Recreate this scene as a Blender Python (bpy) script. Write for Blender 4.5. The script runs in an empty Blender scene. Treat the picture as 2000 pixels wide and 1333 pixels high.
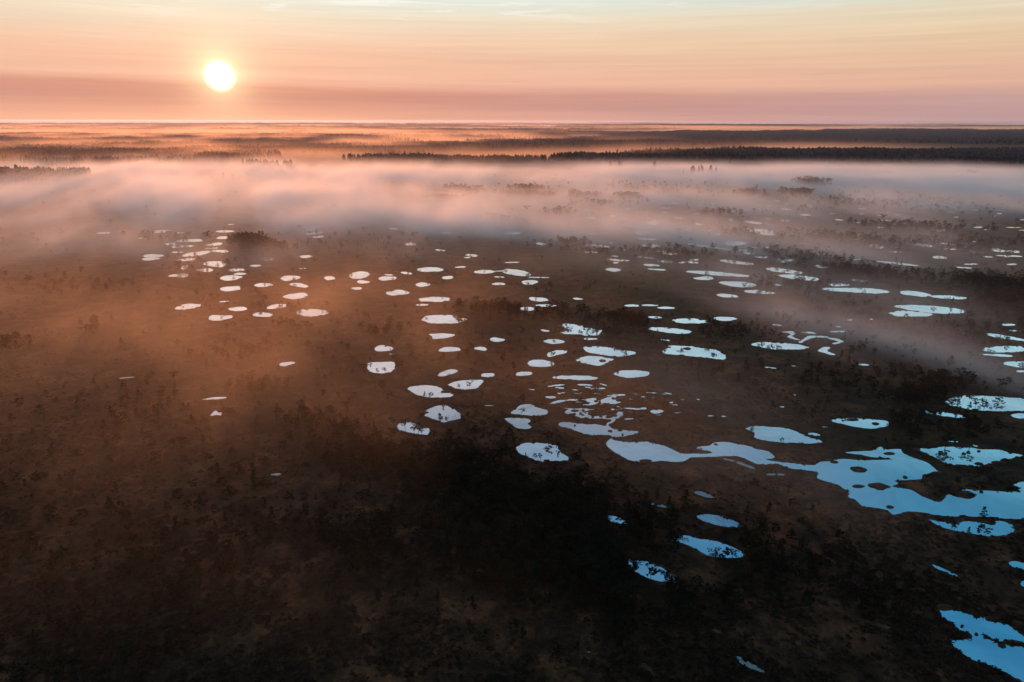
import bpy, math, random
import numpy as np
from mathutils import Vector, geometry

S = bpy.context.scene
COL = S.collection
R = math.radians
rng = np.random.default_rng(7)
random.seed(7)

# ------------------------------------------------------------------ camera
CAM_H, F, PITCH = 100.0, 1333.0, R(17.9)
cd = bpy.data.cameras.new('camera')
cd.sensor_width = 36.0
cd.lens = 36.0 * F / 2000.0
cd.clip_start, cd.clip_end = 0.5, 200000.0
cam = bpy.data.objects.new('camera', cd)
COL.objects.link(cam)
cam.location = (0, 0, CAM_H)
cam.rotation_euler = (math.pi / 2 - PITCH, R(-0.1), 0)
S.camera = cam

# ------------------------------------------------------------------ light and sky
SUN_AZ, SUN_EL = R(-21.8), R(3.05)
SUN_DIR = Vector((math.sin(SUN_AZ) * math.cos(SUN_EL), math.cos(SUN_AZ) * math.cos(SUN_EL), math.sin(SUN_EL)))
SUN_STRENGTH = 3.6
SUN_COLOR = (1.0, 0.37, 0.18)
HAZE_DENSITY = 1.9e-5
HAZE_G = 0.55
sl = bpy.data.lights.new('sun', 'SUN')
sl.energy, sl.color, sl.angle = SUN_STRENGTH, SUN_COLOR, R(0.5)
so = bpy.data.objects.new('sun', sl)
COL.objects.link(so)
so.rotation_euler = (-SUN_DIR).to_track_quat('-Z', 'Y').to_euler()
so.location = (0, 0, 300)

S.view_settings.view_transform = 'Standard'
S.view_settings.look = 'None'
S.view_settings.exposure = 0.0
S.view_settings.gamma = 1.0
S.view_settings.use_curve_mapping = False
S.render.engine = 'CYCLES'
S.cycles.volume_bounces = 4
S.cycles.max_bounces = 6
S.cycles.volume_step_rate = 1.0
S.cycles.volume_max_steps = 256
S.cycles.use_denoising = True
S.cycles.denoiser = 'OPENIMAGEDENOISE'


def lin(c):
    return tuple(((v / 255) / 12.92 if v / 255 <= 0.04045 else ((v / 255 + 0.055) / 1.055) ** 2.4) for v in c) + (1.0,)


class NT:
    """small helper for node trees"""
    def __init__(s, tree):
        s.t = tree
    def n(s, typ, **kw):
        nd = s.t.nodes.new(typ)
        for k, v in kw.items():
            setattr(nd, k, v)
        return nd
    def put(s, sock, v):
        if hasattr(v, 'is_output') or isinstance(v, bpy.types.NodeSocket):
            s.t.links.new(v, sock)
        else:
            sock.default_value = v
    def math(s, op, a, b=None, c=None):
        nd = s.n('ShaderNodeMath', operation=op)
        for i, v in enumerate((a, b, c)):
            if v is not None:
                s.put(nd.inputs[i], v)
        return nd.outputs[0]
    def vmath(s, op, a, b=None):
        nd = s.n('ShaderNodeVectorMath', operation=op)
        s.put(nd.inputs[0], a)
        if b is not None:
            s.put(nd.inputs[3 if op == 'SCALE' else 1], b)
        return nd.outputs[1] if op in ('LENGTH', 'DOT_PRODUCT', 'DISTANCE') else nd.outputs[0]
    def maprange(s, v, a, b, c, d, smooth=False):
        nd = s.n('ShaderNodeMapRange')
        nd.clamp = True
        if smooth:
            nd.interpolation_type = 'SMOOTHSTEP'
        s.put(nd.inputs[0], v)
        for i, x in enumerate((a, b, c, d)):
            nd.inputs[i + 1].default_value = x
        return nd.outputs[0]
    def ramp(s, v, stops):
        nd = s.n('ShaderNodeValToRGB')
        el = nd.color_ramp.elements
        while len(el) > 1:
            el.remove(el[0])
        el[0].position, el[0].color = stops[0]
        for p, c in stops[1:]:
            e = el.new(p)
            e.color = c
        s.put(nd.inputs[0], v)
        return nd.outputs[0]
    def mix(s, f, a, b, mode='MIX'):
        nd = s.n('ShaderNodeMix', data_type='RGBA', blend_type=mode)
        s.put(nd.inputs[0], f)
        s.put(nd.inputs[6], a)
        s.put(nd.inputs[7], b)
        return nd.outputs[2]
    def noise(s, vec, scale, detail=4, rough=0.55, dist=0.0):
        nd = s.n('ShaderNodeTexNoise')
        if vec is not None:
            s.put(nd.inputs['Vector'], vec)
        nd.inputs['Scale'].default_value = scale
        nd.inputs['Detail'].default_value = detail
        nd.inputs['Roughness'].default_value = rough
        nd.inputs['Distortion'].default_value = dist
        return nd.outputs[0]


def build_world():
    w = bpy.data.worlds.new('World')
    S.world = w
    w.use_nodes = True
    t = w.node_tree
    t.nodes.clear()
    k = NT(t)
    d = k.n('ShaderNodeTexCoord').outputs['Generated']
    d = k.vmath('NORMALIZE', d)
    sep = k.n('ShaderNodeSeparateXYZ')
    t.links.new(d, sep.inputs[0])
    x, y, z = sep.outputs
    el = k.math('MULTIPLY', k.math('ARCSINE', z), 57.29578)
    az = k.math('MULTIPLY', k.math('ARCTAN2', x, y), 57.29578)
    # thin streaked cloud sheets bend the colour bands
    mp = k.n('ShaderNodeMapping')
    t.links.new(d, mp.inputs[0])
    mp.inputs['Scale'].default_value = (1.6, 1.6, 34.0)
    mp.inputs['Rotation'].default_value = (0.0, R(0.9), 0)
    nz = k.noise(mp.outputs[0], 1.3, 5, 0.6, 0.3)
    mp2 = k.n('ShaderNodeMapping')
    t.links.new(d, mp2.inputs[0])
    mp2.inputs['Scale'].default_value = (3.0, 3.0, 150.0)
    mp2.inputs['Rotation'].default_value = (0.0, R(1.4), 0)
    nf = k.noise(mp2.outputs[0], 1.0, 4, 0.6, 0.2)
    shift = k.math('MULTIPLY', k.math('SUBTRACT', nz, 0.5), 1.6)
    # the low band of cloud sinks towards the right
    sink = k.math('MULTIPLY', k.maprange(az, -35, 35, -0.55, 0.75), k.maprange(el, 0.4, 6.0, 1.0, 0.0))
    e2 = k.math('ADD', k.math('ADD', el, sink), k.math('MULTIPLY', shift, k.maprange(el, 0.3, 4.0, 0.15, 1.0)))
    pos = k.maprange(e2, -10, 90, 0.0, 1.0)
    P = lambda e: (e + 10) / 100
    A = [(P(-10), lin((235, 158, 128))), (P(-.5), lin((250, 184, 150))), (P(.2), lin((236, 170, 144))), (P(1.2), lin((212, 150, 133))), (P(2.1), lin((216, 150, 131))),
         (P(2.75), lin((246, 188, 162))), (P(4.2), lin((243, 191, 162))), (P(5.8), lin((245, 207, 178))), (P(7.2), lin((243, 224, 198))),
         (P(8.4), lin((232, 235, 222))), (P(12), lin((238, 236, 230))), (P(16), lin((216, 222, 228))), (P(20), lin((206, 214, 222))),
         (P(26), lin((150, 170, 188))), (P(34), lin((84, 126, 158))), (P(45), lin((110, 132, 158))), (P(60), lin((112, 126, 148))), (P(90), lin((100, 112, 132)))]
    B = [(P(-10), lin((180, 146, 146))), (P(-.5), lin((208, 172, 166))), (P(.2), lin((200, 162, 160))), (P(1.2), lin((192, 154, 153))), (P(2.1), lin((198, 158, 152))),
         (P(2.7), lin((226, 176, 154))), (P(4.2), lin((228, 188, 158))), (P(5.8), lin((232, 204, 170))), (P(7.2), lin((229, 216, 190))),
         (P(8.6), lin((214, 224, 212))), (P(12), lin((190, 235, 244))), (P(16), lin((176, 228, 242))), (P(20), lin((130, 194, 216))),
         (P(25), lin((66, 134, 168))), (P(34), lin((50, 128, 172))), (P(45), lin((92, 126, 156))), (P(60), lin((108, 124, 148))), (P(90), lin((100, 112, 132)))]
    ca, cb = k.ramp(pos, A), k.ramp(pos, B)
    daz = k.math('ABSOLUTE', k.math('SUBTRACT', az, math.degrees(SUN_AZ)))
    f = k.maprange(daz, 10, 56, 0, 1)
    base = k.mix(f, ca, cb)
    # away from the dawn the sky is dim
    dim = k.maprange(daz, 60, 130, 1.0, 0.75, True)
    base = k.vmath('SCALE', base, dim)
    # fine horizontal streaks
    st = k.maprange(nf, 0.3, 0.7, 0.94, 1.05)
    base = k.vmath('SCALE', base, st)
    # bright cirrus wisps high over the sun
    mp3 = k.n('ShaderNodeMapping')
    t.links.new(d, mp3.inputs[0])
    mp3.inputs['Scale'].default_value = (5.0, 5.0, 70.0)
    mp3.inputs['Rotation'].default_value = (0.0, R(3), 0)
    nw = k.noise(mp3.outputs[0], 1.6, 6, 0.65, 0.8)
    wisp = k.math('MULTIPLY', k.maprange(nw, 0.52, 0.68, 0, 1, True), k.math('MULTIPLY', k.maprange(el, 6.6, 8.2, 0, 0.75, True), k.maprange(el, 9.5, 12, 1, 0, True)))
    wisp = k.math('MULTIPLY', wisp, k.maprange(daz, 12, 40, 1, 0.25))
    base = k.mix(wisp, base, (1.0, 0.96, 0.90, 1))
    # the sun's disc and its aureole
    dl = k.vmath('LENGTH', k.vmath('SUBTRACT', d, tuple(SUN_DIR)))
    disc = k.maprange(dl, 0.0215, 0.0060, 0, 1, True)
    h1 = k.math('EXPONENT', k.math('MULTIPLY', dl, -1 / 0.018))
    h2 = k.math('EXPONENT', k.math('MULTIPLY', dl, -1 / 0.085))
    add = k.vmath('SCALE', (1.0, 0.86, 0.42), k.math('MULTIPLY', h1, 1.35))
    add = k.vmath('ADD', add, k.vmath('SCALE', (1.0, 0.50, 0.22), k.math('MULTIPLY', h2, 0.09)))
    add = k.vmath('ADD', add, k.vmath('SCALE', (1.0, 0.97, 0.85), k.math('MULTIPLY', disc, 1.8)))
    tot = k.vmath('ADD', base, add)
    # a little of the physical sky for the same sun
    sky = k.n('ShaderNodeTexSky', sky_type='NISHITA')
    sky.sun_disc = False
    sky.sun_elevation = SUN_EL
    sky.sun_rotation = SUN_AZ
    bg1 = k.n('ShaderNodeBackground')
    t.links.new(tot, bg1.inputs[0])
    bg1.inputs[1].default_value = 1.0
    bg2 = k.n('ShaderNodeBackground')
    t.links.new(sky.outputs[0], bg2.inputs[0])
    bg2.inputs[1].default_value = 0.0015
    ads = k.n('ShaderNodeAddShader')
    t.links.new(bg1.outputs[0], ads.inputs[0])
    t.links.new(bg2.outputs[0], ads.inputs[1])
    out = k.n('ShaderNodeOutputWorld')
    t.links.new(ads.outputs[0], out.inputs[0])


build_world()

# ------------------------------------------------------------------ geometry helpers
CP, SP = math.cos(PITCH), math.sin(PITCH)


def ground_at(px, py, z=0.0):
    """where the line of sight through a point of the survey picture meets the plain"""
    u = np.asarray(px, float) - 1000.0
    v = np.asarray(py, float) - 666.5
    dy = F * CP - v * SP
    dz = -(F * SP + v * CP)
    s = (z - CAM_H) / dz
    return u * s, dy * s


def to_px(x, y, z):
    h = np.asarray(z, float) - CAM_H
    dep = y * CP - h * SP
    dn = -y * SP - h * CP
    return 1000 + F * x / dep, 666.5 + F * dn / dep


def lattice(shape_seed, n=256):
    g = np.random.default_rng(shape_seed)
    return g.random((n, n)).astype(np.float32)


def vnoise(x, y, seed=0):
    L = lattice(seed)
    xi, yi = np.floor(x).astype(int), np.floor(y).astype(int)
    fx, fy = x - xi, y - yi
    fx, fy = fx * fx * (3 - 2 * fx), fy * fy * (3 - 2 * fy)
    a, b = L[xi % 256, yi % 256], L[(xi + 1) % 256, yi % 256]
    c, e = L[xi % 256, (yi + 1) % 256], L[(xi + 1) % 256, (yi + 1) % 256]
    return a + (b - a) * fx + (c - a) * fy + (a - b - c + e) * fx * fy


def fbm(x, y, seed=0, octv=5, gain=0.5):
    s, a, tot = 0, 1.0, 0.0
    for o in range(octv):
        s = s + a * vnoise(x * 2 ** o + 17.3 * o, y * 2 ** o - 9.1 * o, seed + o)
        tot += a
        a *= gain
    return s / tot


def sstep(a, b, x):
    t = np.clip((x - a) / (b - a), 0, 1)
    return t * t * (3 - 2 * t)


def mesh_np(name, verts, faces=None, loops=None, starts=None, mats=(), smooth=False, matidx=None):
    """verts (N,3); faces (M,k) uniform"""
    me = bpy.data.meshes.new(name)
    v = np.asarray(verts, np.float32)
    f = np.asarray(faces, np.int32)
    me.vertices.add(len(v))
    me.vertices.foreach_set('co', v.ravel())
    me.loops.add(f.size)
    me.loops.foreach_set('vertex_index', f.ravel())
    me.polygons.add(len(f))
    me.polygons.foreach_set('loop_start', np.arange(0, f.size, f.shape[1], dtype=np.int32))
    me.polygons.foreach_set('use_smooth', np.full(len(f), bool(smooth)))
    for m in mats:
        me.materials.append(m)
    if matidx is not None:
        me.polygons.foreach_set('material_index', np.asarray(matidx, np.int32))
    me.update(calc_edges=True)
    return me


def link(name, me, parent=None, label=None, cat=None, group=None, kind=None):
    o = bpy.data.objects.new(name, me)
    COL.objects.link(o)
    if parent is not None:
        o.parent = parent
    tag(o, label, cat, group, kind)
    return o


def tag(o, label=None, cat=None, group=None, kind=None):
    for kk, v in (('label', label), ('category', cat), ('group', group), ('kind', kind)):
        if v:
            o[kk] = v


# ------------------------------------------------------------------ materials
def new_mat(name):
    m = bpy.data.materials.new(name)
    m.use_nodes = True
    m.node_tree.nodes.clear()
    k = NT(m.node_tree)
    out = k.n('ShaderNodeOutputMaterial')
    return m, k, out


def principled(k, out, color, rough, spec=0.3, normal=None):
    b = k.n('ShaderNodeBsdfPrincipled')
    k.put(b.inputs['Base Color'], color)
    k.put(b.inputs['Roughness'], rough)
    b.inputs['Specular IOR Level'].default_value = spec
    if normal is not None:
        k.put(b.inputs['Normal'], normal)
    k.t.links.new(b.outputs[0], out.inputs[0])
    return b


def bump(k, h, strength, dist):
    b = k.n('ShaderNodeBump')
    b.inputs['Strength'].default_value = strength
    b.inputs['Distance'].default_value = dist
    k.put(b.inputs['Height'], h)
    return b.outputs[0]


def mat_ground():
    m, k, out = new_mat('bog_ground')
    p = k.n('ShaderNodeTexCoord').outputs['Object']
    a = k.noise(p, 0.018, 5, 0.6, 0.6)
    b = k.noise(p, 0.11, 5, 0.65, 0.4)
    c = k.noise(p, 0.9, 5, 0.7, 0.2)
    c1 = k.ramp(a, [(0.30, (0.024, 0.022, 0.010, 1)), (0.45, (0.056, 0.031, 0.016, 1)), (0.6, (0.086, 0.040, 0.022, 1)), (0.75, (0.070, 0.047, 0.021, 1))])
    c2 = k.ramp(b, [(0.32, (0.22, 0.26, 0.20, 1)), (0.5, (0.9, 0.8, 0.7, 1)), (0.66, (2.3, 1.8, 1.4, 1))])
    c3 = k.ramp(c, [(0.3, (0.45, 0.45, 0.42, 1)), (0.55, (1.0, 1.0, 1.0, 1)), (0.72, (2.0, 1.8, 1.6, 1))])
    col = k.mix(1.0, k.mix(1.0, c1, c2, 'MULTIPLY'), c3, 'MULTIPLY')
    lich = k.maprange(k.noise(p, 0.05, 6, 0.7, 1.0), 0.69, 0.78, 0, 0.8, True)
    col = k.mix(lich, col, (0.075, 0.042, 0.024, 1))
    h = k.math('ADD', k.math('MULTIPLY', b, 0.6), k.math('MULTIPLY', c, 0.4))
    principled(k, out, col, 0.95, 0.15, bump(k, h, 0.8, 0.9))
    return m


def mat_simple(name, cols, scale, rough=0.9, bs=0.5, obj=True, spec=0.15):
    m, k, out = new_mat(name)
    tc = k.n('ShaderNodeTexCoord')
    p = tc.outputs['Object']
    n = k.noise(p, scale, 4, 0.65)
    oi = k.n('ShaderNodeObjectInfo').outputs['Random']
    col = k.ramp(n, [(0.3 + 0.4 * i / max(1, len(cols) - 1), c + (1,)) for i, c in enumerate(cols)])
    col = k.vmath('SCALE', col, k.maprange(oi, 0, 1, 0.7, 1.25))
    principled(k, out, col, rough, spec, bump(k, n, bs, 0.2))
    return m


def mat_water(name, tint, tint2, amount, murk=(0.012, 0.010, 0.008), ice=0.0):
    """still bog water: a mirror for the low sky over dark peat, with a breath of ripple and floating film"""
    m, k, out = new_mat(name)
    tc = k.n('ShaderNodeTexCoord').outputs['Object']
    mp = k.n('ShaderNodeMapping')
    k.t.links.new(tc, mp.inputs[0])
    mp.inputs['Scale'].default_value = (1, 0.35, 1)
    n = k.noise(mp.outputs[0], 0.6, 3, 0.5)
    film = k.maprange(k.noise(tc, 0.05, 6, 0.68, 0.9), 0.42, 0.72, 0, 1, True)
    g = k.n('ShaderNodeBsdfGlossy')
    k.put(g.inputs[0], k.mix(film, tint + (1,), tint2 + (1,)))
    k.put(g.inputs['Roughness'], k.maprange(film, 0, 1, 0.03, 0.10))
    k.put(g.inputs['Normal'], bump(k, n, 0.008, 0.03))
    df = k.n('ShaderNodeBsdfDiffuse')
    df.inputs[0].default_value = murk + (1,)
    mx = k.n('ShaderNodeMixShader')
    k.put(mx.inputs[0], amount)
    k.t.links.new(df.outputs[0], mx.inputs[1])
    k.t.links.new(g.outputs[0], mx.inputs[2])
    k.t.links.new(mx.outputs[0], out.inputs[0])
    return m


M_GROUND = mat_ground()
M_HEATH = mat_simple('heather', [(0.014, 0.015, 0.006), (0.052, 0.028, 0.016), (0.12, 0.068, 0.038)], 0.35)
M_NEEDLE = mat_simple('pine_needles', [(0.004, 0.007, 0.003), (0.011, 0.014, 0.006), (0.022, 0.024, 0.009)], 0.8)
M_BARK = mat_simple('pine_bark', [(0.03, 0.018, 0.012), (0.09, 0.05, 0.03)], 3.0)
M_FOREST = mat_simple('forest_needles', [(0.002, 0.005, 0.009), (0.007, 0.013, 0.018)], 0.03)  # bluish cast of distant haze is mixed into the needle colour
M_WATER = mat_water('bog_water', (0.97, 0.98, 1.0), (0.74, 0.80, 0.84), 0.93)
M_DULL = mat_water('filmed_water', (0.80, 0.84, 0.88), (0.52, 0.54, 0.56), 0.85, (0.03, 0.024, 0.018))
M_SHALLOW = mat_water('shallow_water', (0.75, 0.72, 0.66), (0.55, 0.50, 0.44), 0.50, (0.035, 0.024, 0.016))
M_PEAT = mat_simple('wet_peat', [(0.035, 0.020, 0.010), (0.08, 0.045, 0.024), (0.17, 0.12, 0.075)], 0.22)

# ------------------------------------------------------------------ pools, traced from the survey picture
# crops of the picture: origin and scale
CR = {1: (0, 200, 3.0), 2: (667, 200, 3.0), 3: (1333, 200, 3.0), 4: (667, 600, 3.0), 5: (1333, 600, 3.0), 6: (1100, 940, 2.2222), 7: (0, 600, 3.0)}
ELL = {
1: """568 772 650 770 8;810 801 880 799 6;885 765 1010 756 14;1025 770 1080 768 6;970 835 1040 835 18;1005 852 1140 845 14;1005 884 1075 882 7;1035 817 1190 812 20
1265 761 1375 759 12;1270 800 1365 794 16;1335 720 1375 720 5;1205 842 1305 832 18;1200 862 1280 857 8;1068 903 1235 880 26;1235 875 1340 877 14;1040 930 1150 922 16
838 906 967 902 18;832 924 944 920 15;1063 975 1105 965 20;1148 988 1250 986 20;1192 950 1328 952 32;990 1022 1105 1017 22;1335 988 1438 985 16;1372 1010 1445 1008 12
1288 1036 1420 1028 28;1465 962 1533 960 12;1527 924 1617 918 18;1757 908 1832 906 16;1755 977 1797 977 7;1490 1074 1602 1074 22;1292 1100 1408 1092 30;1648 1035 1760 1030 32
1700 1068 1810 1082 22;1658 1142 1808 1134 32;1028 1212 1182 1192 34;1338 1215 1452 1213 26;1565 1208 1680 1192 28;1222 1268 1365 1262 34;1483 1248 1600 1247 26
1735 1236 1935 1234 40;1285 1172 1345 1171 7;1900 1032 1967 1034 22;1785 738 1845 736 6;1790 752 1850 748 8;1788 775 1895 765 12;1833 794 1900 788 12""",
2: """372 833 437 833 16;550 866 610 871 10;728 896 800 900 16;717 912 760 910 8;957 940 1045 938 7;665 968 730 966 8;445 982 600 982 28;48 1020 165 1010 38
92 1055 168 1055 18;250 1012 305 1015 8;218 1034 320 1034 26;348 998 418 1008 14;590 1029 657 1029 20;435 1070 522 1070 22;60 1092 123 1094 14;262 1118 403 1118 30
457 1158 638 1156 32;437 1189 512 1188 10;775 996 905 993 20;895 991 975 989 5;950 990 1110 1008 36;1095 1026 1222 1028 7;895 1023 958 1027 8;880 1065 963 1067 14
1058 1056 1152 1054 26;1103 1150 1213 1160 24;1135 1190 1268 1194 14;1042 1212 1133 1209 22;1548 980 1642 982 20;1548 920 1690 928 12;1770 952 1870 956 12
1795 976 1905 982 10;1850 930 1950 936 12;1790 706 1862 710 14;1720 760 1810 768 22;1740 800 1845 803 12;1760 840 1865 843 18;1140 828 1200 832 14;960 770 1050 767 12
1355 1150 1420 1154 10;1660 1190 1745 1192 14;1760 1188 1860 1190 10;1850 1203 1958 1205 12;1797 1258 1880 1262 14;1330 870 1510 880 12;1430 835 1570 848 16
1850 875 1990 890 18;1760 910 1850 914 10;1530 612 1590 618 8;1650 622 1700 626 8;1870 618 1930 620 6;1830 590 1890 592 6;1565 665 1615 668 8;1430 675 1490 677 9
1900 590 1975 592 6;1880 645 1915 645 5;580 765 645 768 12;280 742 330 744 10;690 706 850 700 12""",
3: """365 698 467 708 14;395 750 565 768 28;75 712 130 716 10;30 828 285 862 13;245 822 380 826 26;350 878 425 888 12;20 990 410 1018 20;65 1030 183 1030 20
217 1055 443 1075 30;363 1106 552 1116 20;200 1127 328 1137 22;490 975 710 997 24;563 1014 803 1034 28;540 1067 580 1069 8;863 1066 980 1068 16;810 1090 1215 1108 30
985 1036 1105 1048 14;1280 1112 1460 1126 28;1450 1132 1670 1145 18;1240 1192 1668 1225 38;1210 1232 1465 1242 30;780 955 855 968 16;550 918 660 926 14;220 925 420 948 20
0 932 95 940 14;1140 928 1388 955 10;1205 872 1290 876 8;1595 962 1720 970 8;1090 840 1180 845 22;1345 828 1480 842 18;1535 855 1695 864 10;1690 873 1780 878 8
1795 858 1900 868 18;1885 892 1990 900 10;1465 903 1555 908 14;1515 822 1600 832 10;1900 868 1980 874 12;690 656 755 660 10;580 623 635 626 8;575 690 632 693 8
893 685 945 688 6;1000 702 1045 703 5;1140 660 1180 662 5;1225 700 1340 710 10;1160 690 1230 690 6;1240 656 1280 657 4;1840 648 1875 649 7;1030 620 1080 622 6
600 595 625 595 5;730 602 760 603 5;490 680 520 681 5;270 693 298 694 5;85 606 125 607 5;1895 728 1990 730 5;1970 745 2040 746 5;1980 683 2040 684 5
530 575 570 577 5;65 650 110 652 5;495 603 525 604 5;965 1273 1000 1273 5;1100 1268 1120 1268 6""",
4: """870 190 960 194 22;778 243 856 246 22;1187 200 1312 204 26;1422 186 1503 187 12;822 403 900 396 26;1022 395 1117 388 26;1240 412 1505 416 26;1195 528 1260 529 12
1230 563 1320 546 14;1310 546 1425 541 10;1555 520 1665 514 11;1655 592 1760 598 9;1750 595 1792 593 12;1812 612 1888 610 22;1210 465 1310 455 9;1385 455 1475 458 10
1515 450 1560 460 6;1785 500 1870 504 6;1895 502 1940 510 8;1580 600 1615 602 8;1168 135 1222 141 12;280 277 315 277 3;1875 190 1925 196 10""",
5: """-60 76 150 86 28;180 67 323 67 22;-210 125 58 145 27;525 101 590 106 8;1410 606 1660 643 22;1925 630 2060 640 28;1775 152 2060 200 20;1865 97 1955 101 14
1910 133 1990 137 8;1755 243 2080 245 36;1745 272 1940 284 13;1885 328 2100 335 36;1960 372 2040 374 12;738 740 810 748 15;700 145 790 151 11;865 143 955 140 8
1030 333 1098 337 9;480 350 555 358 6;640 343 680 344 3;895 113 935 114 5;85 540 105 541 5;150 636 190 637 6;230 639 258 640 8;570 580 600 584 8;820 700 855 702 4
1555 784 1625 787 7;1705 806 1735 812 8""",
6: """1605 362 1715 410 12;1940 352 2080 385 30;1990 440 2080 450 30""",
7: """1185 545 1335 533 12;1638 340 1730 330 22""",
}
SHALLOW = {4: "1110 1052 1180 1075 16", 5: "75 1085 190 1112 22;240 888 330 905 14;300 900 430 945 18;490 978 605 980 14;650 510 670 515 8", 6: "380 98 455 112 14;752 765 880 830 26;10 430 70 448 12;110 742 130 742 6", 7: "700 422 795 415 8;1590 985 1650 983 14"}
PEAT = {6: "1120 500 1210 530 22;1310 605 1440 640 20;650 640 700 660 14;330 790 420 850 30"}
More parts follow.
